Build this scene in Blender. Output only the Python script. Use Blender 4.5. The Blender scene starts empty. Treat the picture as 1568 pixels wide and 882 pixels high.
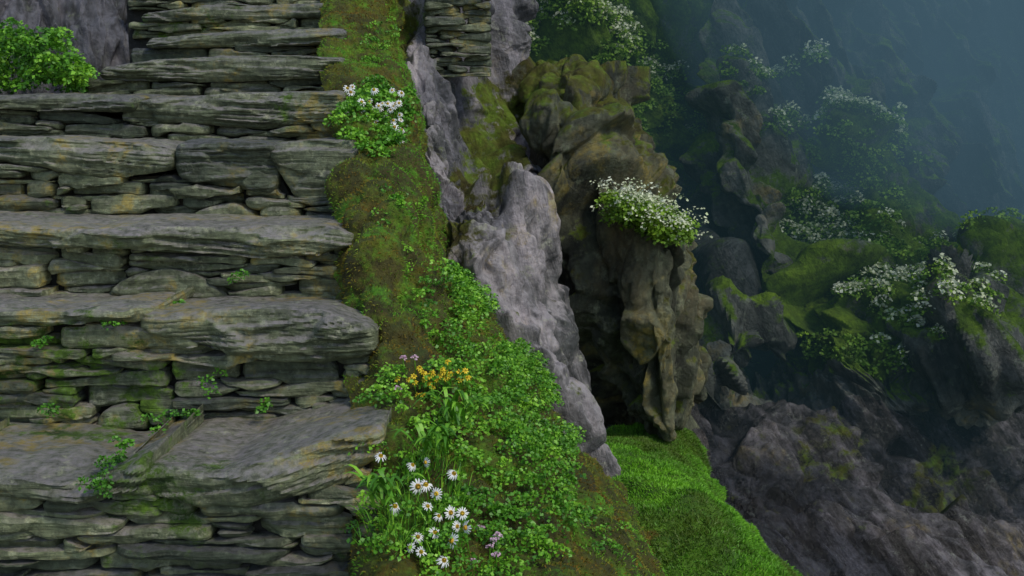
import bpy, math, numpy as np
rng=np.random.default_rng(11)
scene=bpy.context.scene
FPX=1681.0; PITCH=math.radians(9.8)
cp,sp=math.cos(PITCH),math.sin(PITCH)
def P(px,py,d):
    px=np.asarray(px,float);py=np.asarray(py,float);d=np.asarray(d,float)
    a=(px-784)/FPX;b=(441-py)/FPX
    x=a+0*b;y=cp+b*sp;z=-sp+b*cp
    s=d/y
    return np.stack(np.broadcast_arrays(x*s,d+0*s,z*s),-1)
# ---------------- noise -----------------
def h3(ix,iy,iz,s=0):
    n=(ix*374761393+iy*668265263+iz*1274126177+s*974634777)&0xffffffff
    n=((n^(n>>13))*1274126177)&0xffffffff
    n=((n^(n>>16))*2246822519)&0xffffffff
    n=n^(n>>15)
    return (n&0xffffff)/float(0xffffff)
def vn(p,s=0):
    i=np.floor(p).astype(np.int64);f=p-i;u=f*f*(3-2*f)
    r=0
    for a in (0,1):
        for b in (0,1):
            for c in (0,1):
                w=(u[...,0] if a else 1-u[...,0])*(u[...,1] if b else 1-u[...,1])*(u[...,2] if c else 1-u[...,2])
                r=r+w*h3(i[...,0]+a,i[...,1]+b,i[...,2]+c,s)
    return r*2-1
def fbm(p,o=4,s=0,g=.5):
    r=0;a=1;t=0
    for k in range(o):
        r=r+a*vn(p*(2.03**k)+k*7.1,s+k);t+=a;a*=g
    return r/t
def worley(p,s=0,k=None):
    """returns F1,F2, smoothly blended cell id, blended facet tilt"""
    i=np.floor(p).astype(np.int64)
    sh=p.shape[:-1]
    F1=np.full(sh,9.);F2=np.full(sh,9.);D=[];A=[];B=[]
    for a in (-1,0,1):
        for b in (-1,0,1):
            for c in (-1,0,1):
                x=i[...,0]+a;y=i[...,1]+b;z=i[...,2]+c
                r1=h3(x,y,z,s+1);r2=h3(x,y,z,s+2);r3=h3(x,y,z,s+3)
                dx=p[...,0]-(x+r1);dy=p[...,1]-(y+r2);dz=p[...,2]-(z+r3)
                d=np.sqrt(dx*dx+dy*dy+dz*dz)
                m=d<F1
                F2=np.where(m,F1,np.minimum(F2,d));F1=np.where(m,d,F1)
                D.append(d.astype(np.float32));A.append(h3(x,y,z,s+4).astype(np.float32));B.append((dx*(r2-.5)+dy*(r3-.5)+dz*(r1-.5)).astype(np.float32))
    if k is None:k=16.
    W=0;ID=0;T=0
    for d,a,b in zip(D,A,B):
        w=np.exp(-(d-F1)*k);W=W+w;ID=ID+w*a;T=T+w*b
    return F1,F2,ID/W,T/W
def ss(a,b,x):
    t=np.clip((x-a)/(b-a),0,1);return t*t*(3-2*t)
# ------------- mesh builder -------------
class MB:
    def __init__(s): s.V=[];s.F=[];s.M=[];s.T=[];s.K=[];s.n=0
    def add(s,V,F,mat=0,tint=0.5,moss=0.0):
        V=np.asarray(V,float).reshape(-1,3);F=np.asarray(F,np.int64)
        s.V.append(V);s.F.append(F+s.n);s.M.append(np.full(len(F),mat));s.n+=len(V)
        s.T.append(np.broadcast_to(np.asarray(tint,float).ravel() if np.ndim(tint) else tint,(len(V),)))
        s.K.append(np.broadcast_to(np.asarray(moss,float).ravel() if np.ndim(moss) else moss,(len(V),)))
    def build(s,name,mats,smooth=True,sharp=None):
        V=np.concatenate(s.V);me=bpy.data.meshes.new(name)
        me.vertices.add(len(V));me.vertices.foreach_set('co',V.ravel())
        loops=np.concatenate([f.ravel() for f in s.F])
        sizes=np.concatenate([np.full(len(f),f.shape[1]) for f in s.F])
        me.loops.add(len(loops));me.loops.foreach_set('vertex_index',loops.astype(np.int32))
        st=np.concatenate([[0],np.cumsum(sizes)[:-1]])
        me.polygons.add(len(sizes));me.polygons.foreach_set('loop_start',st.astype(np.int32))
        me.polygons.foreach_set('material_index',np.concatenate(s.M).astype(np.int32))
        me.polygons.foreach_set('use_smooth',np.full(len(sizes),smooth))
        for nm,arr in(('tint',s.T),('moss',s.K)):
            a=me.attributes.new(nm,'FLOAT','POINT');a.data.foreach_set('value',np.concatenate(arr).astype(np.float32))
        me.update(calc_edges=True)
        if sharp: me.set_sharp_from_angle(angle=math.radians(sharp))
        for m in mats: me.materials.append(m)
        o=bpy.data.objects.new(name,me);scene.collection.objects.link(o);return o
def gridF(n,m):
    i=np.arange(n-1)[:,None]*m+np.arange(m-1)[None]
    return np.stack([i,i+m,i+m+1,i+1],-1).reshape(-1,4)
# ------------- materials ----------------
def newmat(name):
    m=bpy.data.materials.new(name);m.use_nodes=True;t=m.node_tree;t.nodes.clear();return m,t
class G:
    def __init__(s,t): s.t=t
    def n(s,ty,ins={},**kw):
        x=s.t.nodes.new(ty)
        for k,v in kw.items(): setattr(x,k,v)
        for k,v in ins.items():
            if hasattr(v,'is_output') : s.t.links.new(v,x.inputs[k])
            else: x.inputs[k].default_value=v
        return x
    def noise(s,co,sc,det=4,ro=.6,dist=0):
        return s.n('ShaderNodeTexNoise',{'Vector':co,'Scale':sc,'Detail':det,'Roughness':ro,'Distortion':dist}).outputs['Fac']
    def map(s,co,sc,rot=(0,0,0)):
        if rot!=(0,0,0): co=s.n('ShaderNodeMapping',{'Vector':co,'Rotation':rot}).outputs[0]
        return s.n('ShaderNodeMapping',{'Vector':co,'Scale':sc}).outputs[0]
    def ramp(s,f,stops):
        r=s.n('ShaderNodeValToRGB',{'Fac':f});e=r.color_ramp.elements
        while len(e)<len(stops): e.new(.5)
        for q,(p,c) in zip(e,stops): q.position=p;q.color=(c,c,c,1) if np.isscalar(c) else (*c,1)
        return r.outputs['Color']
    def mix(s,f,a,b,bt='MIX'):
        x=s.t.nodes.new('ShaderNodeMix');x.data_type='RGBA';x.blend_type=bt
        for k,v in((0,f),(6,a),(7,b)):
            if hasattr(v,'is_output'): s.t.links.new(v,x.inputs[k])
            else: x.inputs[k].default_value=v if k==0 else (*v,1)
        return x.outputs[2]
    def m(s,op,a,b=0.,c=None):
        x=s.t.nodes.new('ShaderNodeMath');x.operation=op;x.use_clamp=False
        for k,v in((0,a),(1,b)):
            if hasattr(v,'is_output'): s.t.links.new(v,x.inputs[k])
            else: x.inputs[k].default_value=v
        return x.outputs[0]
    def rng(s,f,a,b,c=0.,d=1.):
        return s.n('ShaderNodeMapRange',{'Value':f,'From Min':a,'From Max':b,'To Min':c,'To Max':d}).outputs[0]
def rock(name,cols,top,lich,lichamt,moss,sc=1.,streak=None,rough=(.4,.85),bump=.02,strata=None,topamt=1.,ochre=.9,och=(.56,.66),stk=.8):
    m,t=newmat(name);g=G(t)
    co=g.n('ShaderNodeTexCoord').outputs['Object']
    n1=g.noise(co,2.2*sc,5,.65)
    base=g.ramp(n1,[(.32,cols[0]),(.5,cols[1]),(.66,cols[2])])
    n2=g.noise(co,22*sc,5,.75)
    base=g.mix(.85,base,g.ramp(n2,[(.3,.3),(.5,.95),(.7,1.6)]),'MULTIPLY')
    st=None
    if strata:
        st=g.noise(g.map(co,strata),1.,3,.7)
        base=g.mix(.7,base,g.ramp(st,[(.33,.45),(.5,1.),(.68,1.5)]),'MULTIPLY')
    s=None
    if streak:
        s=g.noise(g.map(co,streak[0],streak[1]),1.,5,.68)
        base=g.mix(g.m('MULTIPLY',g.rng(s,.48,.66,0,stk),g.rng(n2,.35,.6,.3,1.)),base,streak[2])
        base=g.mix(g.rng(s,.46,.34,0,.8),base,tuple(c*.3 for c in cols[0]))
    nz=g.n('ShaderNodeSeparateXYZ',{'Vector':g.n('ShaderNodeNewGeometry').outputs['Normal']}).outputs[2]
    base=g.mix(g.m('MULTIPLY',g.rng(nz,.35,.9,0,topamt),g.rng(n2,.36,.62,.1,1)),base,top)  # upward faces: sky reflection painted in with the top colour
    l=g.noise(co,13*sc,5,.78)
    base=g.mix(g.rng(l,.60-.06*lichamt,.68,0,.8),base,lich)
    base=g.mix(g.m('MULTIPLY',g.rng(n1,och[0],och[1],0,1),g.rng(l,.45,.58,0,ochre*lichamt)),base,(.34,.24,.02))
    ti=g.n('ShaderNodeAttribute',attribute_name='tint').outputs['Fac']
    tc=g.n('ShaderNodeCombineColor',{'Red':g.rng(ti,0,1,.35,1.6),'Green':g.rng(ti,0,1,.4,1.55),'Blue':g.rng(ti,0,1,.45,1.45)}).outputs[0]
    base=g.mix(1.,base,tc,'MULTIPLY')
    ms=g.n('ShaderNodeAttribute',attribute_name='moss').outputs['Fac']
    nm=g.noise(co,7*sc,5,.75)
    mf=g.m('ADD',ms,g.m('MULTIPLY',g.m('SUBTRACT',nm,.5),2.0))
    mc=g.ramp(g.noise(co,4*sc,5,.78),[(.36,moss[0]),(.5,moss[1]),(.62,moss[2])])
    mc=g.mix(.8,mc,g.ramp(n2,[(.3,.35),(.5,1.),(.7,1.6)]),'MULTIPLY')
    mfac=g.rng(mf,.40,.62)
    col=g.mix(mfac,base,mc)
    r=g.rng(nm,.35,.65,rough[0],rough[1])
    r=g.m('MAXIMUM',r,mfac)
    h=g.noise(co,14*sc,8,.76)
    if st: h=g.m('ADD',h,g.m('MULTIPLY',st,.8))
    if s: h=g.m('ADD',h,g.m('MULTIPLY',s,1.2))
    b=g.n('ShaderNodeBump',{'Strength':1.,'Distance':bump,'Height':h}).outputs[0]
    p=g.n('ShaderNodeBsdfPrincipled',{'Base Color':col,'Roughness':r,'Normal':b})
    o=g.n('ShaderNodeOutputMaterial',{'Surface':p.outputs[0]})
    return m
def leafmat(name,a,b,c,rough=.55,pos=6.):
    m,t=newmat(name);g=G(t)
    co=g.n('ShaderNodeTexCoord').outputs['Object']
    ti=g.n('ShaderNodeAttribute',attribute_name='tint').outputs['Fac']
    f=g.m('ADD',g.m('MULTIPLY',ti,.6),g.m('MULTIPLY',g.noise(co,pos,1),.4))
    col=g.ramp(f,[(.2,a),(.5,b),(.8,c)])
    p=g.n('ShaderNodeBsdfPrincipled',{'Base Color':col,'Roughness':rough})
    g.n('ShaderNodeOutputMaterial',{'Surface':p.outputs[0]})
    return m
MOSS=((.05,.04,.008),(.09,.10,.012),(.12,.19,.015))
GMOSS=((.03,.06,.01),(.07,.13,.012),(.12,.22,.02))
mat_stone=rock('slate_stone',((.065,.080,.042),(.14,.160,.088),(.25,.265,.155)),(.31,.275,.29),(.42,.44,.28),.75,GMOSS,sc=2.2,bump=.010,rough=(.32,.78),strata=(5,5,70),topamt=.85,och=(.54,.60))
mat_wet=rock('wet_lilac_rock',((.06,.065,.065),(.18,.172,.182),(.34,.315,.34)),(.36,.34,.37),(.35,.36,.28),.6,MOSS,sc=1.,streak=((10,4,1.3),(0,.25,0),(.52,.46,.50)),rough=(.2,.5),bump=.026,stk=.75)
mat_pil=rock('buttress_rock',((.022,.027,.016),(.065,.072,.042),(.135,.14,.08)),(.16,.17,.11),(.24,.26,.16),.9,MOSS,sc=1.,streak=((4,3,1.2),(0,-.2,0),(.20,.145,.06)),rough=(.3,.7),bump=.028,och=(.56,.66),stk=.6)
mat_far=rock('cliff_rock',((.025,.032,.028),(.09,.10,.085),(.19,.20,.17)),(.25,.27,.24),(.28,.31,.24),.6,((.05,.10,.006),(.12,.21,.008),(.20,.32,.012)),sc=.6,streak=((5,3,1.2),(0,.5,0),(.28,.28,.27)),rough=(.3,.7),bump=.08)
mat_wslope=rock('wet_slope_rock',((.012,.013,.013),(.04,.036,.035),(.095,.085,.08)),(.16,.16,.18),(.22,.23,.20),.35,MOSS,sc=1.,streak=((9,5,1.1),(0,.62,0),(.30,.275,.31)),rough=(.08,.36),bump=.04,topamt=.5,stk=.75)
mat_moss=rock('moss',((.05,.05,.01),(.09,.08,.012),(.12,.10,.015)),(.08,.11,.015),(.14,.14,.02),.4,((.12,.085,.006),(.12,.17,.01),(.10,.30,.012)),sc=1.6,rough=(.8,1),bump=.025)
mat_mound=rock('mound_moss',((.04,.10,.008),(.06,.16,.008),(.10,.22,.012)),(.06,.17,.008),(.10,.2,.02),.1,((.05,.10,.006),(.07,.16,.008),(.12,.25,.012)),sc=1.2,rough=(.8,1),bump=.015,ochre=0)
mat_earth=rock('dark_earth',((.012,.012,.01),(.02,.02,.016),(.035,.03,.025)),(.05,.055,.03),(.05,.05,.04),.1,GMOSS,sc=1.6,bump=.02)
mat_blade=leafmat('moss_blade',(.20,.12,.006),(.16,.23,.010),(.12,.40,.015),.8,5.)
mat_grass=leafmat('grass_blade',(.08,.14,.006),(.10,.31,.008),(.22,.55,.015),.6,4.)
mat_leaf=leafmat('bright_leaf',(.015,.07,.008),(.095,.30,.014),(.31,.62,.04),.5,6.)
mat_leafd=leafmat('hill_leaf',(.05,.11,.01),(.15,.29,.015),(.32,.50,.03),.6,2.)
mat_pet=leafmat('white_petal',(.7,.7,.68),(.8,.8,.78),(.85,.85,.82),.6)
mat_eye=leafmat('yellow_disc',(.5,.28,.01),(.65,.4,.01),(.7,.45,.02),.7)
mat_yel=leafmat('yellow_petal',(.75,.5,.01),(.8,.6,.02),(.85,.7,.04),.7)
mat_pink=leafmat('pink_petal',(.5,.3,.4),(.6,.4,.5),(.7,.5,.6),.6)
mat_cream=leafmat('cream_floret',(.40,.52,.22),(.65,.70,.45),(.82,.84,.68),.6)
# ------------- stones -----------------
def stone(mb,x0,x1,top,bot,yf,depth,seed,rise=0.,res=.006,endr=None,tint=.5,lay=.011,wedge=(.6,.6),topn=1.,tilt=0.,slab=False):
    n=max(7,int((x1-x0)/res));x=np.linspace(x0,x1,n)
    zt=np.interp(x,*top);zb=np.interp(x,*bot)
    c1=np.stack([x*14,0*x+seed*.7,0*x],-1)
    zt=zt+.004*fbm(c1,3,seed);zb=zb-.003*fbm(c1,3,seed+9)
    th=np.maximum(zt-zb,.006);r=endr if endr else rng.uniform(.006,.03)
    r=min(r,(x1-x0)*.45)
    de=np.minimum(x-x0,x1-x);k=np.sqrt(np.clip(1-(1-np.clip(de/r,0,1))**2,0,1))
    wd=np.where(x-x0<x1-x,wedge[0],wedge[1])
    mid=(zt+zb)/2;hh=th/2*(wd+(1-wd)*k);zt=mid+hh;zb=mid-hh
    u=(x-x0)/(x1-x0)
    yv=yf+(1-k)*r*.7+(.03 if slab else .014)*fbm(np.stack([x*(4 if slab else 7),0*x+seed,0*x+3],-1),3,seed)+tilt*(u-.5)
    mz=max(6,int(th.mean()/(res*.7)));mt=max(5,int(min(depth,.42)/(res*1.7)));nb=4
    s=np.linspace(0,1,mz)
    rc=np.minimum(th[:,None]*(.3 if slab else .2),.016 if slab else .007)
    pw=4.5 if slab else 7
    fy=yv[:,None]+rc*np.abs(2*s-1)[None]**pw
    fz=zb[:,None]+(zt-zb)[:,None]*s
    by=yv[:,None]+rc+np.linspace(.08,.008,nb)[None];bz=zb[:,None]+0*by
    tt=np.linspace(0,1,mt+1)[1:]**1.2*depth
    ty=yv[:,None]+rc+tt[None];tz=zt[:,None]+rise*tt[None]/depth+(.004*(1-np.exp(-tt/.03))[None] if slab else 0)
    Y=np.concatenate([by,fy,ty],1);Z=np.concatenate([bz,fz,tz],1);X=np.repeat(x[:,None],Y.shape[1],1)
    wf=np.concatenate([np.full((n,nb),.5),np.ones((n,mz)),np.repeat(np.exp(-tt/.02)[None],n,0)],1)
    wt=np.concatenate([np.zeros((n,nb)),np.repeat((s**8)[None],n,0),np.ones((n,mt))],1)
    V=np.stack([X,Y,Z],-1)
    slope=rng.uniform(-.12,.12)
    def layers(th_,sd,fx):
        q=(Z+X*slope)/th_+1.2*fbm(V*np.array([3.,3.,1.]),3,sd)
        L=np.floor(q);fr=q-L
        a=vn(np.stack([X*fx,L*5.3,0*X+sd],-1),sd);b=vn(np.stack([X*fx,(L+1)*5.3,0*X+sd],-1),sd)
        w=ss(.78,1.,fr);return a*(1-w)+b*w,fr
    lo,fr=layers(.012,seed,7.);lo3,fr3=layers(.034,seed+7,4.)
    F1,F2,ID,T=worley(V*np.array([6,6,15.])+seed*1.3,seed,34.)
    lw=ss(-.2,.3,fbm(V*np.array([4,4,12.]),3,seed+60)) if slab else .6
    dy=(lo*lay*.9+.45*lay*np.exp(-np.minimum(fr,1-fr)*8))*(.3+.9*lw)+(ID-.5)*lay*1.6+T*lay*3.0+.003*fbm(V*30,3,seed)
    if slab: dy=dy+lo3*lay*1.1
    V[...,1]+=dy*wf
    tn=fbm(V*np.array([5,7,1.]),4,seed+5)
    V[...,2]+=topn*wt*(.014*tn+.006*ID)
    V[...,2]+=.0025*fbm(V*45,2,seed+3)
    V[...,0]+=.004*fbm(V*25,2,seed+4)
    a=V[:1].copy();a[...,1]=yf+depth;b=V[-1:].copy();b[...,1]=yf+depth
    V=np.concatenate([a,V,b],0)
    ns,ms=V.shape[:2]
    i=np.arange(ns-1)[:,None]*ms+np.arange(ms-1)[None]
    F=np.stack([i,i+ms,i+ms+1,i+1],-1).reshape(-1,4)
    mo=ss(.05,.5,fbm(V*3.+3,3,77))*.38+.12
    mb.add(V,F,0,tint,mo)
def fill(mb,x0,x1,zb,ztf,yf,seed,big=(),dark=0.):
    N=int((x1-x0)/.008);xs=np.linspace(x0,x1,N);zt=ztf(xs)
    sky=zb+.006*rng.standard_normal(N).cumsum()*.1+0*xs
    k=seed*100
    for (a,b,tp) in big:
        m=(xs>=a)&(xs<=b)
        if m.sum()<5: continue
        xx=xs[m];bs=sky[m].copy();u=(xx-a)/(b-a)
        tpz=np.minimum(bs.min()+tp*np.sin(np.pi*np.clip(u*.84+.08,0,1))**.6,zt[m]-.004)
        k+=1;stone(mb,a,b,(xx,tpz),(xx,bs+.002),yf-.012,.12,k,endr=.03,tint=rng.uniform(.4,.6),res=.006,lay=.006);sky[m]=tpz+.002
    for it in range(700):
        gap=zt-sky;c=gap>.010
        if not c.any(): break
        sk=np.where(c,sky,1e9);i=int(np.argmin(sk));w=rng.uniform(.12,.34) if rng.random()<.85 else rng.uniform(.04,.09);l=r=i
        tol=.019
        goL=goR=True
        while (r-l)*.008<w and (goL or goR):
            if goL and rng.random()<.5:
                if l>0 and c[l-1] and sky[l-1]<sky[i]+tol:l-=1
                else:goL=False
            elif goR:
                if r<N-1 and c[r+1] and sky[r+1]<sky[i]+tol:r+=1
                else:goR=False
        if r-l<5:
            ll=max(0,l-1);rr=min(N-1,r+1);sky[l:r+1]=max(sky[l:r+1].max()+.003,min(sky[ll],sky[rr]));continue
        t=rng.choice([rng.uniform(.009,.018),rng.uniform(.016,.030),rng.uniform(.030,.048)],p=[.5,.4,.10])
        if (r-l)*.008<.07: t=min(t,.02)
        xx=xs[l:r+1];bs=sky[l:r+1].copy();bs=np.convolve(np.pad(bs,2,'edge'),np.ones(5)/5,'valid');bs=np.maximum(bs,sky[l:r+1]-.004)
        u=np.linspace(-1,1,len(xx));lev=np.percentile(bs,75)+t+rng.uniform(-.012,.012)*u-rng.uniform(0,.007)*np.abs(u)**rng.uniform(1,3)
        lev=np.maximum(lev,bs+.005)
        lev=np.where(zt[l:r+1]-lev<.010,zt[l:r+1]-.001,lev);lev=np.minimum(lev,zt[l:r+1]-.001)
        k+=1
        stone(mb,xx[0]+.0015,xx[-1]-.0015,(xx,lev-.0012),(xx,bs+.0012),yf+rng.uniform(-.022,.024),.10,k,endr=rng.uniform(.006,.06),tint=np.clip(rng.normal(.48,.24),0.05,1.1)-dark,res=.0062,wedge=(rng.uniform(.1,.9),rng.uniform(.1,.9)),tilt=rng.uniform(-.025,.025),lay=.007)
        sky[l:r+1]=lev
def W(pts,d):
    a=np.array(pts,float);p=P(a[:,0],a[:,1],d);return p[:,0],p[:,2]
steps=[
 dict(d=2.0,right=575,left=-130,slabs=[([(-130,722),(60,730),(140,738),(190,722),(222,700)],[(-130,756),(60,764),(150,770),(222,748)],.40,-.03,.5),
   ([(165,730),(240,724),(330,728),(420,706),(500,684),(582,662)],[(165,750),(240,768),(310,784),(380,781),(440,772),(520,748),(582,712)],.42,-.03,.6)],bot=905,big=[]),
 dict(d=2.4,right=570,left=-130,slabs=[([(-130,474),(60,480),(150,474),(226,478)],[(-130,490),(100,495),(226,494)],.40,-.035,.6),
   ([(208,486),(300,484),(420,480),(500,482),(574,500)],[(208,506),(300,528),(400,552),(500,557),(574,548)],.40,-.035,.52)],bot=665,big=[(125,208,.06)]),
 dict(d=2.75,right=555,left=-130,slabs=[([(-130,340),(100,350),(250,348),(400,350),(500,350),(545,362)],[(-130,372),(60,380),(180,378),(300,385),(400,395),(490,389),(545,374)],.40,-.012,.62)],bot=480,big=[(155,345,.115)]),
 dict(d=3.1,right=548,left=-130,slabs=[([(-130,216),(60,214),(200,219),(262,230)],[(-130,238),(60,256),(150,276),(262,262)],.38,-.01,.6),
   ([(262,220),(340,217),(420,222)],[(262,270),(300,282),(350,290),(420,298)],.38,-.01,.15),
   ([(410,222),(470,217),(548,218)],[(410,250),(450,303),(548,302)],.38,-.01,.5)],bot=350,big=[(290,400,.075)]),
 dict(d=3.45,right=530,left=-130,slabs=[([(-130,152),(100,146),(208,149)],[(-130,164),(100,170),(208,172)],.36,0,.3),
   ([(180,168),(230,151),(350,143),(525,144)],[(180,186),(300,190),(400,199),(525,184)],.36,0,.5)],bot=226,big=[]),
 dict(d=3.8,right=528,left=140,slabs=[([(150,106),(230,93),(350,85),(525,88)],[(150,122),(300,126),(525,120)],.36,0,.45)],bot=156,big=[]),
 dict(d=4.15,right=530,left=215,slabs=[([(222,60),(350,48),(530,45)],[(222,74),(400,72),(530,68)],.36,0,.4)],bot=98,big=[]),
 dict(d=4.5,right=530,left=215,slabs=[([(215,20),(350,6),(530,6)],[(215,34),(400,28),(530,26)],.36,0,.4)],bot=58,big=[]),
 dict(d=4.85,right=532,left=215,slabs=[([(215,-22),(350,-30),(532,-30)],[(215,-10),(400,-10),(532,-12)],.36,0,.4)],bot=15,big=[]),
 dict(d=5.2,right=534,left=215,slabs=[([(215,-60),(534,-62)],[(215,-45),(534,-45)],.5,0,.4)],bot=-22,big=[]),
]
stairs=bpy.data.objects.new('stone_stairway',None);scene.collection.objects.link(stairs)
for si,S in enumerate(steps):
    mb=MB();d=S['d'];bx=[];bz=[]
    for j,(tp,bt,dep,rise,tint) in enumerate(S['slabs']):
        X,Z=W(tp,d);X2,Z2=W(bt,d)
        stone(mb,X[0],X[-1],(X,Z),(X2,Z2),d+rng.uniform(-.01,.01),dep,si*10+j+1,rise=rise,res=.005,endr=.03,tint=tint,lay=.014,wedge=(.5,.6),topn=1. if si<2 else .5,slab=True)
        bx+=list(X2);bz+=list(Z2)
    o=np.argsort(bx);bx=np.array(bx)[o];bz=np.array(bz)[o]
    xl=P(S['left'],400,d)[0];xr=P(S['right'],400,d)[0]
    zb=P(400,S['bot'],d)[2]
    big=[(P(a,400,d)[0],P(b,400,d)[0],h) for a,b,h in S['big']]
    fill(mb,xl,xr,zb,lambda x:np.interp(x,bx,bz),d+.018,si+1,big)
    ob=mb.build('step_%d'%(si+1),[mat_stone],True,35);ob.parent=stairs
    mb=MB();x0,x1,y0,y1=xl-.02,xr-.03,d+.07,d+.9
    zz=zb-.5;n=30
    gx=np.linspace(x0,x1,n)
    top=np.interp(gx,bx,bz)
    A=np.stack([gx,0*gx+y0,0*gx+zz],-1);B=np.stack([gx,0*gx+y0,top],-1);C=np.stack([gx,0*gx+y1,top-.03],-1);D=np.stack([gx,0*gx+y1,0*gx+zz],-1)
    Vv=np.stack([A,B,C,D],1);mb.add(Vv.reshape(-1,3),np.concatenate([gridF(n,4),[[0,1,2,3]],[[4*n-1,4*n-2,4*n-3,4*n-4]]]))
    ob=mb.build('core_%d'%(si+1),[mat_earth],False);ob.parent=stairs
mb=MB();xl,xr=P(650,60,5.05)[0],P(752,60,5.05)[0]
fill(mb,xl,xr,P(700,118,5.05)[2],lambda x:np.interp(x,[xl,xr],[P(700,-45,5.05)[2],P(700,-25,5.05)[2]]),5.04,40,dark=.3)
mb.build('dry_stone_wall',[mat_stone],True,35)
# ------------- patches -----------------
def cr(A,t,axis):
    A=np.moveaxis(A,axis,0);R=len(A);i=np.minimum(t.astype(int),R-2);f=(t-i).reshape(-1,*([1]*(A.ndim-1)))
    p1=A[i];p2=A[i+1];p0=np.where((i==0).reshape(f.shape),2*p1-p2,A[np.maximum(i-1,0)]);p3=np.where((i==R-2).reshape(f.shape),2*p2-p1,A[np.minimum(i+2,R-1)])
    r=.5*(2*p1+(p2-p0)*f+(2*p0-5*p1+4*p2-p3)*f*f+(-p0+3*p1-3*p2+p3)*f**3)
    return np.moveaxis(r,0,axis)
def normals(V):
    du=np.gradient(V,axis=1);dv=np.gradient(V,axis=0);N=np.cross(dv,du);return N/(np.linalg.norm(N,axis=-1,keepdims=True)+1e-9)
class Patch: pass
def patch(rows,nv,nu):
    A=np.array(rows,float)
    Wd=P(A[...,0],A[...,1],A[...,2]);A5=np.concatenate([Wd,A[...,:2]],-1)
    R,C=A.shape[:2]
    def par(ax,cnt,n):
        t0=np.linspace(0,cnt-1,cnt*12);L=np.linalg.norm(np.diff(cr(A5[...,:3],t0,ax),axis=ax),axis=-1).mean(axis=1-ax)
        L=L/L.sum()+.35/len(L);c=np.concatenate([[0],np.cumsum(L)]);return np.clip(np.interp(np.linspace(0,c[-1],n),c,t0),0,cnt-1)
    g=cr(cr(A5,par(0,R,nv),0),par(1,C,nu),1);p=Patch();p.V=g[...,:3].copy();p.px=g[...,3];p.py=g[...,4];p.N=normals(p.V);return p
def rot(ax,ay):
    cx,sx=math.cos(ax),math.sin(ax);cy,sy=math.cos(ay),math.sin(ay)
    return np.array([[cy,0,sy],[0,1,0],[-sy,0,cy]])@np.array([[1,0,0],[0,cx,-sx],[0,sx,cx]])
def rockd(V,sc,amp,seed,tilt=.25,stretch=(1,1,.4),fine=1.,cell=1.,tl=1.7,soft=70.,warp=.07,gd=.75):
    Q=V@rot(0.1,tilt).T
    Q=Q+warp/sc*np.stack([fbm(V*sc*.7,3,seed+20),fbm(V*sc*.7,3,seed+21),fbm(V*sc*.7,3,seed+22)],-1)
    st=np.array(stretch)
    el=np.maximum(np.linalg.norm(np.gradient(V,axis=1),axis=-1),np.linalg.norm(np.gradient(V,axis=0),axis=-1))
    d=0
    for k,(s_,a_) in enumerate(((1,1),(2.4,.50),(5.8,.25*fine),(13,.10*fine))):
        kk=np.clip(1/(sc*s_)/(el*gd),5,soft)
        F1,F2,ID,T=worley(Q*sc*s_*st+seed,seed+k*10,kk)
        lim=np.clip(.34/(sc*s_)/(el*1.6),0,1)**2
        d=d+lim*a_*amp*((ID-.5)*1.2*cell+T*tl-.08*np.exp(-(F2-F1)*np.minimum(kk,30)))
    fq=sc*9
    d=d+amp*.06*fbm(V*fq,4,seed+40)*np.clip(.10/fq/el,0,1)
    return d
def apply(p,d): p.V=p.V+p.N*d[...,None];p.d=d;p.N=normals(p.V)
def put(p,name,mat,moss=0.,tint=.5,smooth=True,sharp=20):
    mb=MB();nv,nu=p.V.shape[:2];mb.add(p.V,gridF(nv,nu),0,tint,moss)
    return mb.build(name,[mat],smooth,sharp)
def pick(p,cond,n,lift=0.):
    I=np.argwhere(cond[:-1,:-1])
    if len(I)==0: return np.zeros((0,3)),np.zeros((0,3)),I
    a=np.linalg.norm(np.cross(p.V[1:,:-1]-p.V[:-1,:-1],p.V[:-1,1:]-p.V[:-1,:-1]),axis=-1)[I[:,0],I[:,1]]
    I=I[rng.choice(len(I),n,p=a/a.sum())]
    f=rng.random((n,1));h=rng.random((n,1));i,j=I[:,0],I[:,1]
    pts=p.V[i,j]*(1-f)*(1-h)+p.V[i+1,j]*f*(1-h)+p.V[i,j+1]*(1-f)*h+p.V[i+1,j+1]*f*h
    N=p.N[i,j];return pts+N*lift,N,I
def ell(p,cx,cy,rx,ry): return ((p.px-cx)/rx)**2+((p.py-cy)/ry)**2
R_=lambda *a:[tuple(q) for q in a]
bank=patch([
 R_((490,-60,5.1),(545,-60,5.0),(570,-60,5.1),(585,-60,5.3),(600,-40,6.3)),
 R_((495,50,4.3),(540,50,4.2),(575,50,4.3),(597,50,4.6),(610,60,5.6)),
 R_((500,150,3.65),(540,150,3.5),(585,150,3.55),(612,150,3.8),(625,160,5.0)),
 R_((515,240,3.3),(550,240,3.15),(600,240,3.2),(632,240,3.45),(645,250,4.6)),
 R_((515,340,2.95),(555,340,2.8),(605,340,2.85),(645,340,3.1),(660,350,4.2)),
 R_((530,430,2.75),(565,430,2.6),(610,430,2.65),(665,430,2.95),(690,440,4.0)),
 R_((540,560,2.5),(590,560,2.35),(660,560,2.45),(760,560,2.85),(800,580,3.8)),
 R_((540,680,2.2),(595,680,2.1),(690,680,2.2),(830,680,2.6),(880,710,3.5)),
 R_((550,800,2.05),(600,800,1.92),(720,800,2.0),(900,800,2.35),(985,830,3.1)),
 R_((550,960,1.9),(610,960,1.75),(760,960,1.8),(960,960,2.05),(1100,990,2.7)),
],560,340)
V=bank.V
bank.V=V+bank.N*(.06*fbm(V*4,4,5)+.03*np.abs(fbm(V*11,3,6)))[...,None]
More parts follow.
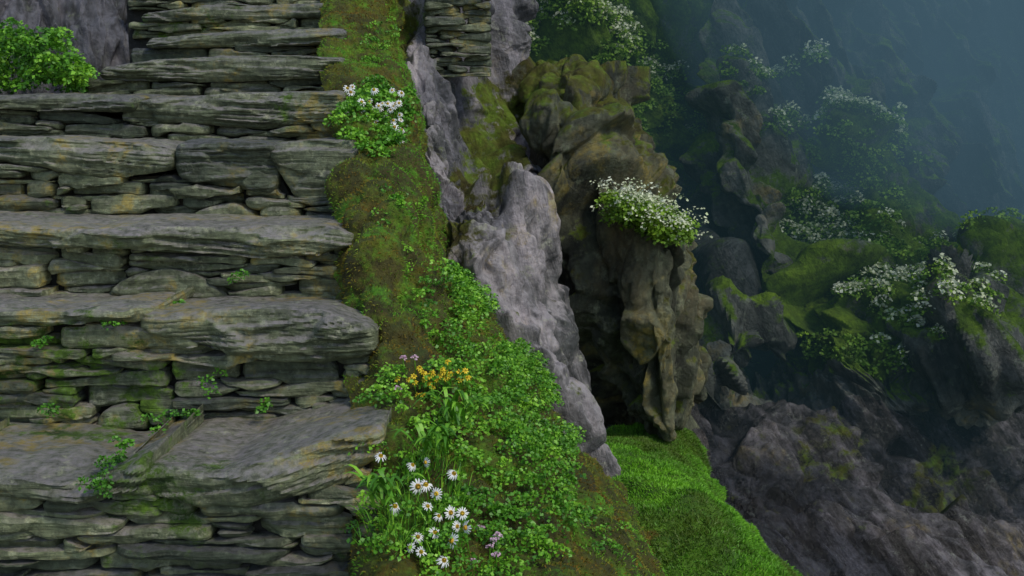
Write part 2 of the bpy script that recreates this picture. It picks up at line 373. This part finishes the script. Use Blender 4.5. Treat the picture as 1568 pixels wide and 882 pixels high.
F1,F2,ID,T=worley(bank.V*8,3);bank.V+=bank.N*((.05*(1-np.clip(F1*1.25,0,1)**2)-.015)*(.4+ID))[...,None]
bank.N=normals(bank.V)
put(bank,'mossy_bank',mat_moss,moss=.5+.35*fbm(bank.V*5,3,9),tint=.4+.35*fbm(bank.V*6,4,12),sharp=None)
face=patch([
 R_((500,-120,6.2),(600,-120,6.0),(680,-120,6.0),(760,-120,6.3),(800,-120,6.9)),
 R_((520,0,5.6),(590,0,5.3),(650,0,5.4),(745,0,5.6),(790,0,6.2)),
 R_((540,90,5.3),(600,90,4.95),(665,90,5.0),(735,90,5.5),(790,90,6.0)),
 R_((560,190,5.0),(620,190,4.6),(690,190,4.65),(740,190,5.2),(800,190,5.8)),
 R_((570,285,4.6),(640,285,4.3),(710,285,4.4),(775,285,4.8),(815,285,5.5)),
 R_((580,310,4.4),(650,315,4.1),(730,305,4.1),(800,310,4.4),(820,310,5.2)),
 R_((600,400,4.2),(680,400,3.95),(750,395,3.9),(810,400,4.25),(830,400,5.0)),
 R_((620,500,3.9),(700,500,3.7),(770,500,3.75),(822,500,4.1),(838,500,4.8)),
 R_((640,620,3.7),(730,620,3.5),(800,620,3.5),(862,630,3.8),(880,640,4.5)),
 R_((640,760,3.5),(730,760,3.3),(810,760,3.35),(890,760,3.6),(930,760,4.3)),
],760,520)
apply(face,rockd(face.V,2.6,.17,31,tilt=.22,stretch=(1.6,1.,.42),cell=1.,tl=1.2,fine=.8))
fm=.55*ss(700,740,face.px)*ss(250,190,face.py)*ss(90,140,face.py)+.55*ss(1.4,.3,ell(face,745,265,40,50))+.6*ss(1.4,.3,ell(face,690,385,50,65))+.5*ss(1.4,.3,ell(face,610,20,45,65))
stt=.8-.5*ss(0,-.06,face.d)  # hollows darkened: shade put into the tint
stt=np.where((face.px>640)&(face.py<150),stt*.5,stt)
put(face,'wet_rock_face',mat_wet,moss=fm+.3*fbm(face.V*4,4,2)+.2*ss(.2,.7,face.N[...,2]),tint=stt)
pil=patch([
 R_((780,60,6.4),(815,95,5.9),(870,95,5.6),(920,100,5.7),(965,100,6.6)),
 R_((790,150,6.2),(818,160,5.2),(855,160,5.0),(900,165,5.15),(950,165,6.4)),
 R_((800,240,6.2),(825,245,5.1),(875,245,4.9),(930,245,5.0),(985,250,6.2)),
 R_((812,310,6.2),(840,310,5.1),(900,312,4.8),(975,310,4.85),(1055,320,6.0)),
 R_((830,380,6.1),(862,380,5.1),(940,380,4.7),(1050,370,4.72),(1085,380,5.6)),
 R_((850,460,6.1),(880,460,5.1),(960,460,4.65),(1058,455,4.7),(1095,460,5.4)),
 R_((870,540,6.1),(905,540,5.1),(975,540,4.7),(1050,540,4.72),(1105,540,5.4)),
 R_((900,610,6.1),(935,600,5.1),(990,615,4.75),(1042,615,4.8),(1100,610,5.5)),
 R_((930,650,6.1),(965,645,5.2),(1010,665,4.85),(1034,670,4.9),(1075,650,5.6)),
 R_((940,660,6.3),(985,660,6.0),(1012,675,5.8),(1030,680,5.9),(1060,660,6.3)),
],680,640)
apply(pil,rockd(pil.V,1.9,.18,67,tilt=-.12,stretch=(1.35,1,.55),tl=1.1,cell=1.1,warp=.04,fine=.75,gd=.9))
pm=.45*ss(.1,.6,pil.N[...,2])+.35*ss(240,150,pil.py)+.16
put(pil,'rock_buttress',mat_pil,moss=pm*.8+.2*fbm(pil.V*3,3,2),tint=.45-.3*ss(0,-.08,pil.d)+.4*ss(960,1040,pil.px)-.3*ss(900,850,pil.px)*ss(250,330,pil.py))  # tint paints a lit right edge, shaded hollows and dark cave side
PXS=[560,800,950,1060,1120,1180,1240,1330,1450,1600,1850]
D={-260:[9,9,9.3,9.6,9.6,9.6,9.6,9.6,9.6,9.6,9.6],-60:[7.8,7.8,8.5,9.0,9.1,9.1,9.2,9.2,9.3,9.4,9.4],90:[7.2,7.1,8,8.6,8.5,8.7,8.8,8.9,9.1,9.2,9.3],
 220:[6.9,6.8,7.6,8.6,7.6,8.1,8.6,8.5,8.8,9.1,9.4],340:[6.7,6.7,7.4,8.5,7.8,7.4,8.4,7.9,8.5,9.0,9.4],450:[6.5,6.5,7.0,7.9,8.1,7.2,7.6,7.3,8.1,8.8,9.3],
 560:[6.3,6.3,6.7,6.6,7.6,7.4,7.2,6.9,7.0,8.1,9.0],660:[5.6,5.6,5.9,6.1,6.3,6.4,6.5,6.6,6.9,7.2,8],770:[5,5,5,5.1,5.3,5.4,5.6,5.9,6.2,6.6,7.2],
 900:[4.5,4.5,4.4,4.5,4.6,4.8,5,5.2,5.5,5.8,6.3],1060:[3.9,3.9,3.9,4.0,4.1,4.2,4.4,4.6,4.9,5.2,5.6]}
far=patch([[(x,y,d) for x,d in zip(PXS,dd)] for y,dd in D.items()],780,900)
far.V+=far.N*(.55*ss(1.3,.3,ell(far,1465,530,100,75))+.5*ss(1.3,.3,ell(far,1085,480,35,130)))[...,None]
far.N=normals(far.V)
low=ss(560,660,far.py)
d1=rockd(far.V,1.15,.5,83,tilt=.42,stretch=(1.5,1,.38),fine=1.1,cell=.9)
d2=rockd(far.V,1.8,.24,183,tilt=.75,stretch=(1.7,1,.38),fine=1.0,cell=1.,tl=1.3)
apply(far,d1*(1-low)+d2*low)
fmoss=.24+.7*ss(1130,980,far.px)*ss(330,200,far.py)+.4*ss(.1,.6,far.N[...,2])+.45*ss(1.3,.5,ell(far,1300,380,120,200))+.5*ss(1.2,.6,ell(far,1300,565,60,30))+.3*ss(1.2,.6,ell(far,1470,490,90,40))
fmoss=fmoss*(1-.75*low)+.4*low*ss(1.2,.5,ell(far,1450,740,60,80))+.35*low*ss(1.2,.5,ell(far,1270,690,70,50))
tf=.55-.4*ss(0,-.3,far.d)+.4*ss(1.2,.2,((far.px-(1110+(far.py-100)*.32))/60)**2)*(far.py<450)  # tint paints shade into hollows and light onto the diagonal rib
tl_=.1+.75*ss(-.03,.07,far.d)  # lower slope: wet highlights painted on ridges, shading in hollows
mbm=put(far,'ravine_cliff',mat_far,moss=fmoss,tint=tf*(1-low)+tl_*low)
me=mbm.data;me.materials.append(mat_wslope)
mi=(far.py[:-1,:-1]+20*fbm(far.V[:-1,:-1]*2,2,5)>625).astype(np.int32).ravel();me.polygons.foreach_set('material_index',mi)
wall=patch([[(x,y,d) for x,d in zip([-400,-200,-60,60,160,260,340],[3.9+e,4.2+e,4.4+e,4.55+e,4.75+e,5.0+e,5.5+e])] for y,e in ((-250,.5),(-100,.3),(0,.15),(60,.05),(120,0),(200,0))],240,420)
apply(wall,rockd(wall.V,2.2,.14,91,tilt=.1,stretch=(1.8,1,.3),cell=.8))
put(wall,'rock_wall',mat_wet,moss=.1+.1*fbm(wall.V*3,3,2),tint=.15)
mound=patch([
 R_((840,640,5.2),(890,648,5.0),(950,652,5.0),(1010,668,5.1),(1070,690,5.6)),
 R_((840,675,4.5),(895,670,4.35),(955,680,4.3),(1030,695,4.4),(1085,715,5.0)),
 R_((850,730,4.0),(915,730,3.8),(985,730,3.75),(1060,740,3.9),(1112,755,4.5)),
 R_((870,790,3.6),(940,790,3.4),(1020,790,3.35),(1085,795,3.5),(1120,800,4.1)),
 R_((890,850,3.2),(965,850,3.05),(1050,850,3.0),(1130,850,3.15),(1165,855,3.8)),
 R_((900,920,2.9),(990,920,2.75),(1090,920,2.7),(1180,915,2.85),(1225,915,3.4)),
 R_((900,1010,2.6),(1020,1010,2.5),(1130,1010,2.45),(1230,1010,2.6),(1290,1010,3.1)),
],300,260)
mound.V=mound.V+mound.N*(.12*fbm(mound.V*2.5,3,4)+.035*fbm(mound.V*9,3,5))[...,None];mound.N=normals(mound.V)
put(mound,'mossy_mound',mat_mound,moss=.6,tint=.5,sharp=None)
mb=MB();n=60;gx=np.linspace(-300,300,n);X,Y=np.meshgrid(gx,gx);Z=-9+1.5*fbm(np.stack([X*.05,Y*.05,0*X],-1),3,1)
mb.add(np.stack([X,Y,Z],-1),gridF(n,n)[:,::-1],0,.5,.3);mb.build('ground',[mat_far])
# ------------- vegetation --------------
def unit(v): return v/(np.linalg.norm(v,axis=-1,keepdims=True)+1e-9)
def blades(mb,pts,N,ln,wd,lean=.5,up=.4,mat=0,tint=None):
    n=len(pts);dr=unit(N+np.array([0,0,up])+rng.normal(0,lean,(n,3)));sd=unit(np.cross(dr,rng.normal(0,1,(n,3))))
    l=(ln*rng.uniform(.5,1.2,n))[:,None];w=wd*rng.uniform(.6,1.2,(n,1));dro=np.array([0,0,-.25])*l
    m=pts+dr*l*.6;c=pts+dr*l+dro
    V=np.stack([pts-sd*w,pts+sd*w,m+sd*w*.7,c,m-sd*w*.7],1);i=np.arange(n)[:,None]*5
    t=rng.uniform(0,1,n) if tint is None else tint
    mb.add(V,np.concatenate([i,i+1,i+2,i+4],1),mat,np.repeat(t,5))
    base=mb.n-5*n
    mb.F.append(np.concatenate([i+4,i+2,i+3],1)+base);mb.M.append(np.full(n,mat))
def leaves(mb,C,R,per,size,mat=0,up=.5,asp=.45,tint=None,flat=.8):
    n=len(C)*per;c=np.repeat(C,per,0);r=np.repeat(np.broadcast_to(R,(len(C),)),per)[:,None]
    q=unit(rng.normal(0,1,(n,3)));q[:,2]=np.abs(q[:,2])*1.1-.25;rad=rng.uniform(.35,1,(n,1))**.6
    p=c+q*r*rad*np.array([1,1,flat])
    ax=unit(q+rng.normal(0,.6,(n,3))+np.array([0,0,up]));nr=unit(q+np.array([0,-.2,1.])+rng.normal(0,.5,(n,3)))
    sd=unit(np.cross(ax,nr));s=size*rng.uniform(.55,1.25,(n,1));w=s*asp
    a=p;b=p+ax*s*.5+sd*w;d=p+ax*s*.5-sd*w;e=p+ax*s-np.array([0,0,.25])*s
    V=np.stack([a,b,e,d],1);i=np.arange(n)[:,None]*4
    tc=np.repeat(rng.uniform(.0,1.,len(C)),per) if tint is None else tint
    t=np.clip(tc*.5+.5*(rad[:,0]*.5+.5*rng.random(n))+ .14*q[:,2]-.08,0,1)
    mb.add(V,np.concatenate([i,i+1,i+2,i+3],1),mat,np.repeat(t,4))
def flower(mb,c,nrm,r,pet=13,mp=1,me_=2):
    nrm=unit(np.array(nrm,float));u=unit(np.cross(nrm,[.3,.9,.2]));v=np.cross(nrm,u);dd=rng.uniform(-.6,0)
    for k in range(pet):
        if rng.random()<.06: continue
        a=2*math.pi*k/pet+rng.uniform(-.12,.12);d=u*math.cos(a)+v*math.sin(a);s=-u*math.sin(a)+v*math.cos(a)
        L=r*rng.uniform(.85,1.05);w=r*2.1/pet*1.1;dr=dd+rng.uniform(-.15,.1)
        q=[(.2,.35,0),(.6,.62,.04+dr*.2),(.9,.5,dr*.7),(1.,.12,dr)]
        V=[]
        for t,ww,h in q: V+=[c+d*L*t-s*w*ww+nrm*h*r,c+d*L*t+s*w*ww+nrm*h*r]
        mb.add(V,[[0,1,3,2],[2,3,5,4],[4,5,7,6]],mp,rng.random())
    V=[c+nrm*r*.32];m=10
    for rr,hh in((.2,.28),(.33,.14),(.36,-.03)):
        for k in range(m):
            a=2*math.pi*k/m;V.append(c+(u*math.cos(a)+v*math.sin(a))*r*rr+nrm*hh*r)
    F=[[1+b*m+k,1+b*m+(k+1)%m,1+(b+1)*m+(k+1)%m,1+(b+1)*m+k] for b in range(2) for k in range(m)]
    mb.add(V,F,me_,rng.random());b=mb.n-len(V)
    mb.F.append(np.array([[0,1+k,1+(k+1)%m] for k in range(m)])+b);mb.M.append(np.full(m,me_))
def stem(mb,a,b,r=.0012,mat=0):
    a=np.array(a);b=np.array(b);k=5;V=[]
    for j in range(k+1):
        t=j/k;c=a*(1-t)+b*t+np.array([0,-.01,0])*math.sin(t*3.1)
        for q in range(3): V.append(c+r*np.array([math.cos(q*2.1),math.sin(q*2.1),0]))
    F=[[j*3+q,j*3+(q+1)%3,j*3+3+(q+1)%3,j*3+3+q] for j in range(k) for q in range(3)]
    mb.add(V,F,mat,.6)
mb=MB();p,N,I=pick(bank,bank.py>-50,80000)
z=fbm(p*5,3,3)+.6*fbm(p*14,2,8);blades(mb,p-.002*N,N,.012,.0015,.6,.3,tint=np.clip(.5+1.3*z+rng.normal(0,.15,len(p)),0,1))
mb.build('moss_tufts',[mat_blade],True)
mb=MB();p,N,I=pick(mound,mound.px>0,100000)
z=fbm(p*4,4,13);blades(mb,p-.002*N,N,.020*(1+.6*fbm(p*9,2,3)),.0015,.65,.3,tint=np.clip(.5+1.2*z+rng.normal(0,.15,len(p)),0,1));mb.build('mound_grass',[mat_grass],True)
def zone(p,els):
    m=np.zeros(p.px.shape,bool)
    for e in els: m|=ell(p,*e)<1
    return m
mb=MB()
zn=zone(bank,[(670,480,55,55),(740,600,90,60),(690,690,110,60),(760,700,100,50),(640,800,70,90),(770,790,90,80),(730,860,110,60),(600,600,30,40)])
p,N,I=pick(bank,zn,950,.012);p+=N*rng.uniform(0,.035,(len(p),1));leaves(mb,p,rng.uniform(.008,.038,len(p)),45,.009,0)
zn=zone(bank,[(600,330,40,30),(630,400,30,25),(575,60,20,30),(890,840,40,40)])
p,N,I=pick(bank,zn,70,.006);leaves(mb,p,rng.uniform(.008,.022,len(p)),35,.008,0)
mb.build('leafy_plant',[mat_leaf],True)
mb=MB();zn=zone(bank,[(575,195,40,60)]);p,N,I=pick(bank,zn,90,.02);leaves(mb,p,rng.uniform(.015,.04,len(p)),55,.012,0)
for k in range(54):
    cx=rng.uniform(530,615);cy=rng.uniform(132,240) ;tip=P(cx,cy,3.30+rng.uniform(-.05,.05))
    stem(mb,tip+np.array([0,.06,-.06]),tip,.001);flower(mb,tip,[rng.uniform(-.4,.6),-.8,rng.uniform(.2,.9)],rng.uniform(.009,.015),11)
mb.build('white_flower_tuft',[mat_leaf,mat_pet,mat_eye],True)
mb=MB()
for x,y,r in [(583,698,.016),(605,775,.017),(632,712,.014),(652,708,.014),(640,745,.02),(652,742,.018),(695,725,.016),(690,785,.017),(708,786,.016),(666,815,.016),(700,806,.014),(713,808,.017),(692,828,.019),(680,858,.016),(640,822,.015),(645,845,.014),(668,756,.016),(672,790,.013),(628,838,.013),(655,775,.014)]:
    d=1.93-(y-800)*.0011-.06;tip=P(x,y,d);stem(mb,tip+np.array([rng.uniform(-.02,.02),.05,-.10]),tip);flower(mb,tip,[rng.uniform(-.9,.9),-.65,rng.uniform(.1,1.2)],r*.8,14)
p,N,I=pick(bank,zone(bank,[(640,790,75,90)]),90,.02)
blades(mb,np.repeat(p,9,0)+rng.normal(0,.012,(len(p)*9,3)),np.repeat(N,9,0),.045,.0012,.5,.8,0)
mb.build('daisies',[mat_leaf,mat_pet,mat_eye],True)
mb=MB()
for b0 in (P(668,690,2.04),P(700,640,2.2),P(590,770,1.85)):
  for k in range(30):
    a=rng.uniform(0,6.28);L=rng.uniform(.05,.11);o=b0+np.array([rng.uniform(-.03,.03),rng.uniform(-.02,.02),rng.uniform(-.01,.02)]);dv=np.array([math.cos(a),math.sin(a)-.3,0]);sdv=np.array([-math.sin(a),math.cos(a),0])
    V=[]
    for t in np.linspace(0,1,7):
        c=o+dv*L*.7*t+np.array([0,0,L*(1.6*t-1.2*t*t)]);w=.004*math.sin(math.pi*(.12+.88*t))**.7
        V+=[c-sdv*w,c+sdv*w]
    mb.add(V,[[2*j,2*j+1,2*j+3,2*j+2] for j in range(6)],0,rng.uniform(.2,.8))
mb.build('strap_leaf_plant',[mat_leaf],True)
mb=MB()
for k in range(34):
    x,y=rng.normal(665,24),rng.normal(577,10);tip=P(x,y,2.28);stem(mb,tip+np.array([0,.04,-.05]),tip);flower(mb,tip,[rng.uniform(-.5,.5),-.6,.7],.008,7,1,2)
mb.build('yellow_flowers',[mat_leaf,mat_yel,mat_eye],True)
mb=MB()
for x,y in [(755,828),(762,820),(750,838),(735,808),(760,850),(609,595),(617,548),(635,548),(725,860)]:
    tip=P(x,y,1.93-(y-800)*.0014);stem(mb,tip+np.array([0,.04,-.06]),tip);leaves(mb,np.array([tip]),.006,36,.005,1)
mb.build('pink_flowers',[mat_leaf,mat_pink],True)
mb=MB();C=[]
for k in range(200):
    u=rng.uniform(-1,1);x=30+100*u;y=rng.uniform(50+50*abs(u)**2.5+14*math.sin(u*9),138);C.append(P(x,y,3.75+rng.uniform(-.14,.2)))
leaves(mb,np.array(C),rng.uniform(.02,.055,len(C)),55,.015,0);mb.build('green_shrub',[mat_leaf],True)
mb=MB()
for x,y,d,r in [(360,425,2.74,.015),(172,490,2.4,.016),(152,735,2.0,.018),(160,750,1.98,.013),(330,586,2.4,.02),(235,655,2.25,.016),(60,526,2.4,.01),(300,630,2.35,.014),(265,465,2.6,.01),(70,630,2.35,.013),(195,682,2.05,.010),(408,625,2.38,.01),(155,722,2.05,.014),(175,705,2.1,.012)]:
    C=P(x,y,d-.01)+rng.normal(0,r*.7,(4,3));leaves(mb,C,r,30,.008,0,tint=.2)
mb.build('stair_weeds',[mat_leaf],True)
def cushions(src,els,rad,size,name,dens=1.,fls=.020):
    mb=MB()
    for (cx,cy,rx,ry,fl) in els:
        p,N,I=pick(src,zone(src,[(cx,cy,rx,ry)]),max(6,int(rx*ry/22*dens)),rad*.35)
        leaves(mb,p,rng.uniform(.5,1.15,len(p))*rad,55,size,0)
        k=int(len(p)*fl)
        if k:
            q=p[:k]+np.array([0,-rad*.45,rad*.45]);leaves(mb,q,rad*.75,26,fls,1,asp=.6)
    mb.build(name,[mat_leafd,mat_cream],True)
mb=MB()
C=np.array([P(940+110*t+rng.normal(0,8),308+45*t+rng.uniform(-8,26),4.55+rng.uniform(-.1,.25)) for t in rng.random(150)])
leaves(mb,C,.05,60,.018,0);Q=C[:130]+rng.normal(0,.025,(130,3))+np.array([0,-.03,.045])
leaves(mb,Q,.045,18,.012,1,asp=.6);mb.build('flowering_cushion',[mat_leafd,mat_cream],True)
cushions(far,[(875,45,50,30,.8),(920,85,40,20,.8),(780,40,35,25,.8),(820,60,30,22,.5),(985,115,35,20,.5),(1030,105,38,20,.8)],.08,.026,'hillside_shrub',1.2)
cushions(far,[(1205,110,26,16,.8),(1140,130,20,12,.6),(1265,180,34,18,.8),(1300,205,36,15,.8),(1350,208,24,12,.7),(1190,190,40,16,.3)],.085,.028,'hillside_shrub',1.1,.024)
cushions(far,[(1275,290,36,17,.9),(1245,345,42,24,.9),(1330,360,26,17,.8),(1420,380,22,13,.8),(1220,300,18,12,.7)],.08,.026,'hillside_shrub',1.1,.024)
cushions(far,[(1335,440,46,17,.9),(1400,430,38,15,.9),(1395,545,54,19,.9),(1320,470,28,17,.7)],.07,.025,'hillside_shrub',1.1,.022)
cushions(far,[(850,140,70,40,.0),(930,200,60,60,.05),(1010,180,70,40,.05),(1050,150,40,25,.0),(820,20,60,60,.1),(700,0,50,40,.0),(1290,330,90,80,.05),(1340,420,80,60,.05),(1330,240,70,30,.0),(1310,560,60,25,0),(1130,130,30,30,.1),(1480,480,60,25,0),(950,120,90,60,.05)],.075,.026,'hillside_scrub',.6)
# ------------- mist -------------------
def mistmat(name,dens,asym):
    m,t=newmat(name);g=G(t);a=g.n('ShaderNodeVolumeAbsorption',{'Color':(0,0,0,1),'Density':dens})
    mx=max(asym);e=g.n('ShaderNodeEmission',{'Color':(*[c/mx for c in asym],1),'Strength':mx*dens})  # emission stands in for daylight scattered by the mist
    s=g.n('ShaderNodeAddShader',{0:a.outputs[0],1:e.outputs[0]});g.n('ShaderNodeOutputMaterial',{'Volume':s.outputs[0]});return m
mist=bpy.data.objects.new('mist',None);scene.collection.objects.link(mist)
mb=MB()
X0,X1,Y0,Y1,Z0,Z1=-6,30,5.6,45,-12,12
v=[(x,y,z) for x in(X0,X1) for y in (Y0,Y1) for z in(Z0,Z1)]
mb.add(v,[[0,1,3,2],[4,6,7,5],[0,4,5,1],[2,3,7,6],[0,2,6,4],[1,5,7,3]])
o=mb.build('mist_bank',[mistmat('mist_emissive',.09,(.028,.064,.080))],False);o.parent=mist
mb=MB();nn=24;th=np.linspace(0,math.pi,nn);ph=np.linspace(0,2*math.pi,nn*2)
T_,H_=np.meshgrid(th,ph,indexing='ij');c0=P(1640,-100,8.6)
Vs=c0+np.stack([3.2*np.sin(T_)*np.cos(H_),3*np.sin(T_)*np.sin(H_),2.4*np.cos(T_)],-1)
mb.add(Vs,gridF(nn,nn*2));o=mb.build('mist_glow_cloud',[mistmat('mist_glow',.14,(.13,.25,.35))],True);o.parent=mist  # added glowing ellipsoid, brightens the haze at upper right
# ------------- light & camera ----------
w=bpy.data.worlds.new('World');scene.world=w;w.use_nodes=True;t=w.node_tree;bg=t.nodes['Background']
sky=t.nodes.new('ShaderNodeTexSky');sky.sky_type='NISHITA';sky.sun_disc=False
sdir=np.array([.55,-.5,.85]);sdir/=np.linalg.norm(sdir)
sky.sun_elevation=math.asin(sdir[2]);sky.sun_rotation=math.atan2(sdir[0],sdir[1])
t.links.new(sky.outputs[0],bg.inputs[0]);bg.inputs[1].default_value=.14
L=bpy.data.lights.new('sun','SUN');L.energy=1.5;L.angle=math.radians(12);L.color=(1,.94,.80)
lo=bpy.data.objects.new('sun',L);scene.collection.objects.link(lo)
from mathutils import Vector
lo.rotation_euler=Vector(sdir).to_track_quat('Z','Y').to_euler()
c=bpy.data.cameras.new('camera');co=bpy.data.objects.new('camera',c);scene.collection.objects.link(co)
c.sensor_width=36;c.lens=36*FPX/1568;c.clip_end=1000;c.clip_start=.05
co.rotation_euler=(math.pi/2-PITCH,0,0);scene.camera=co
scene.view_settings.view_transform='Standard';scene.view_settings.look='None';scene.view_settings.exposure=0
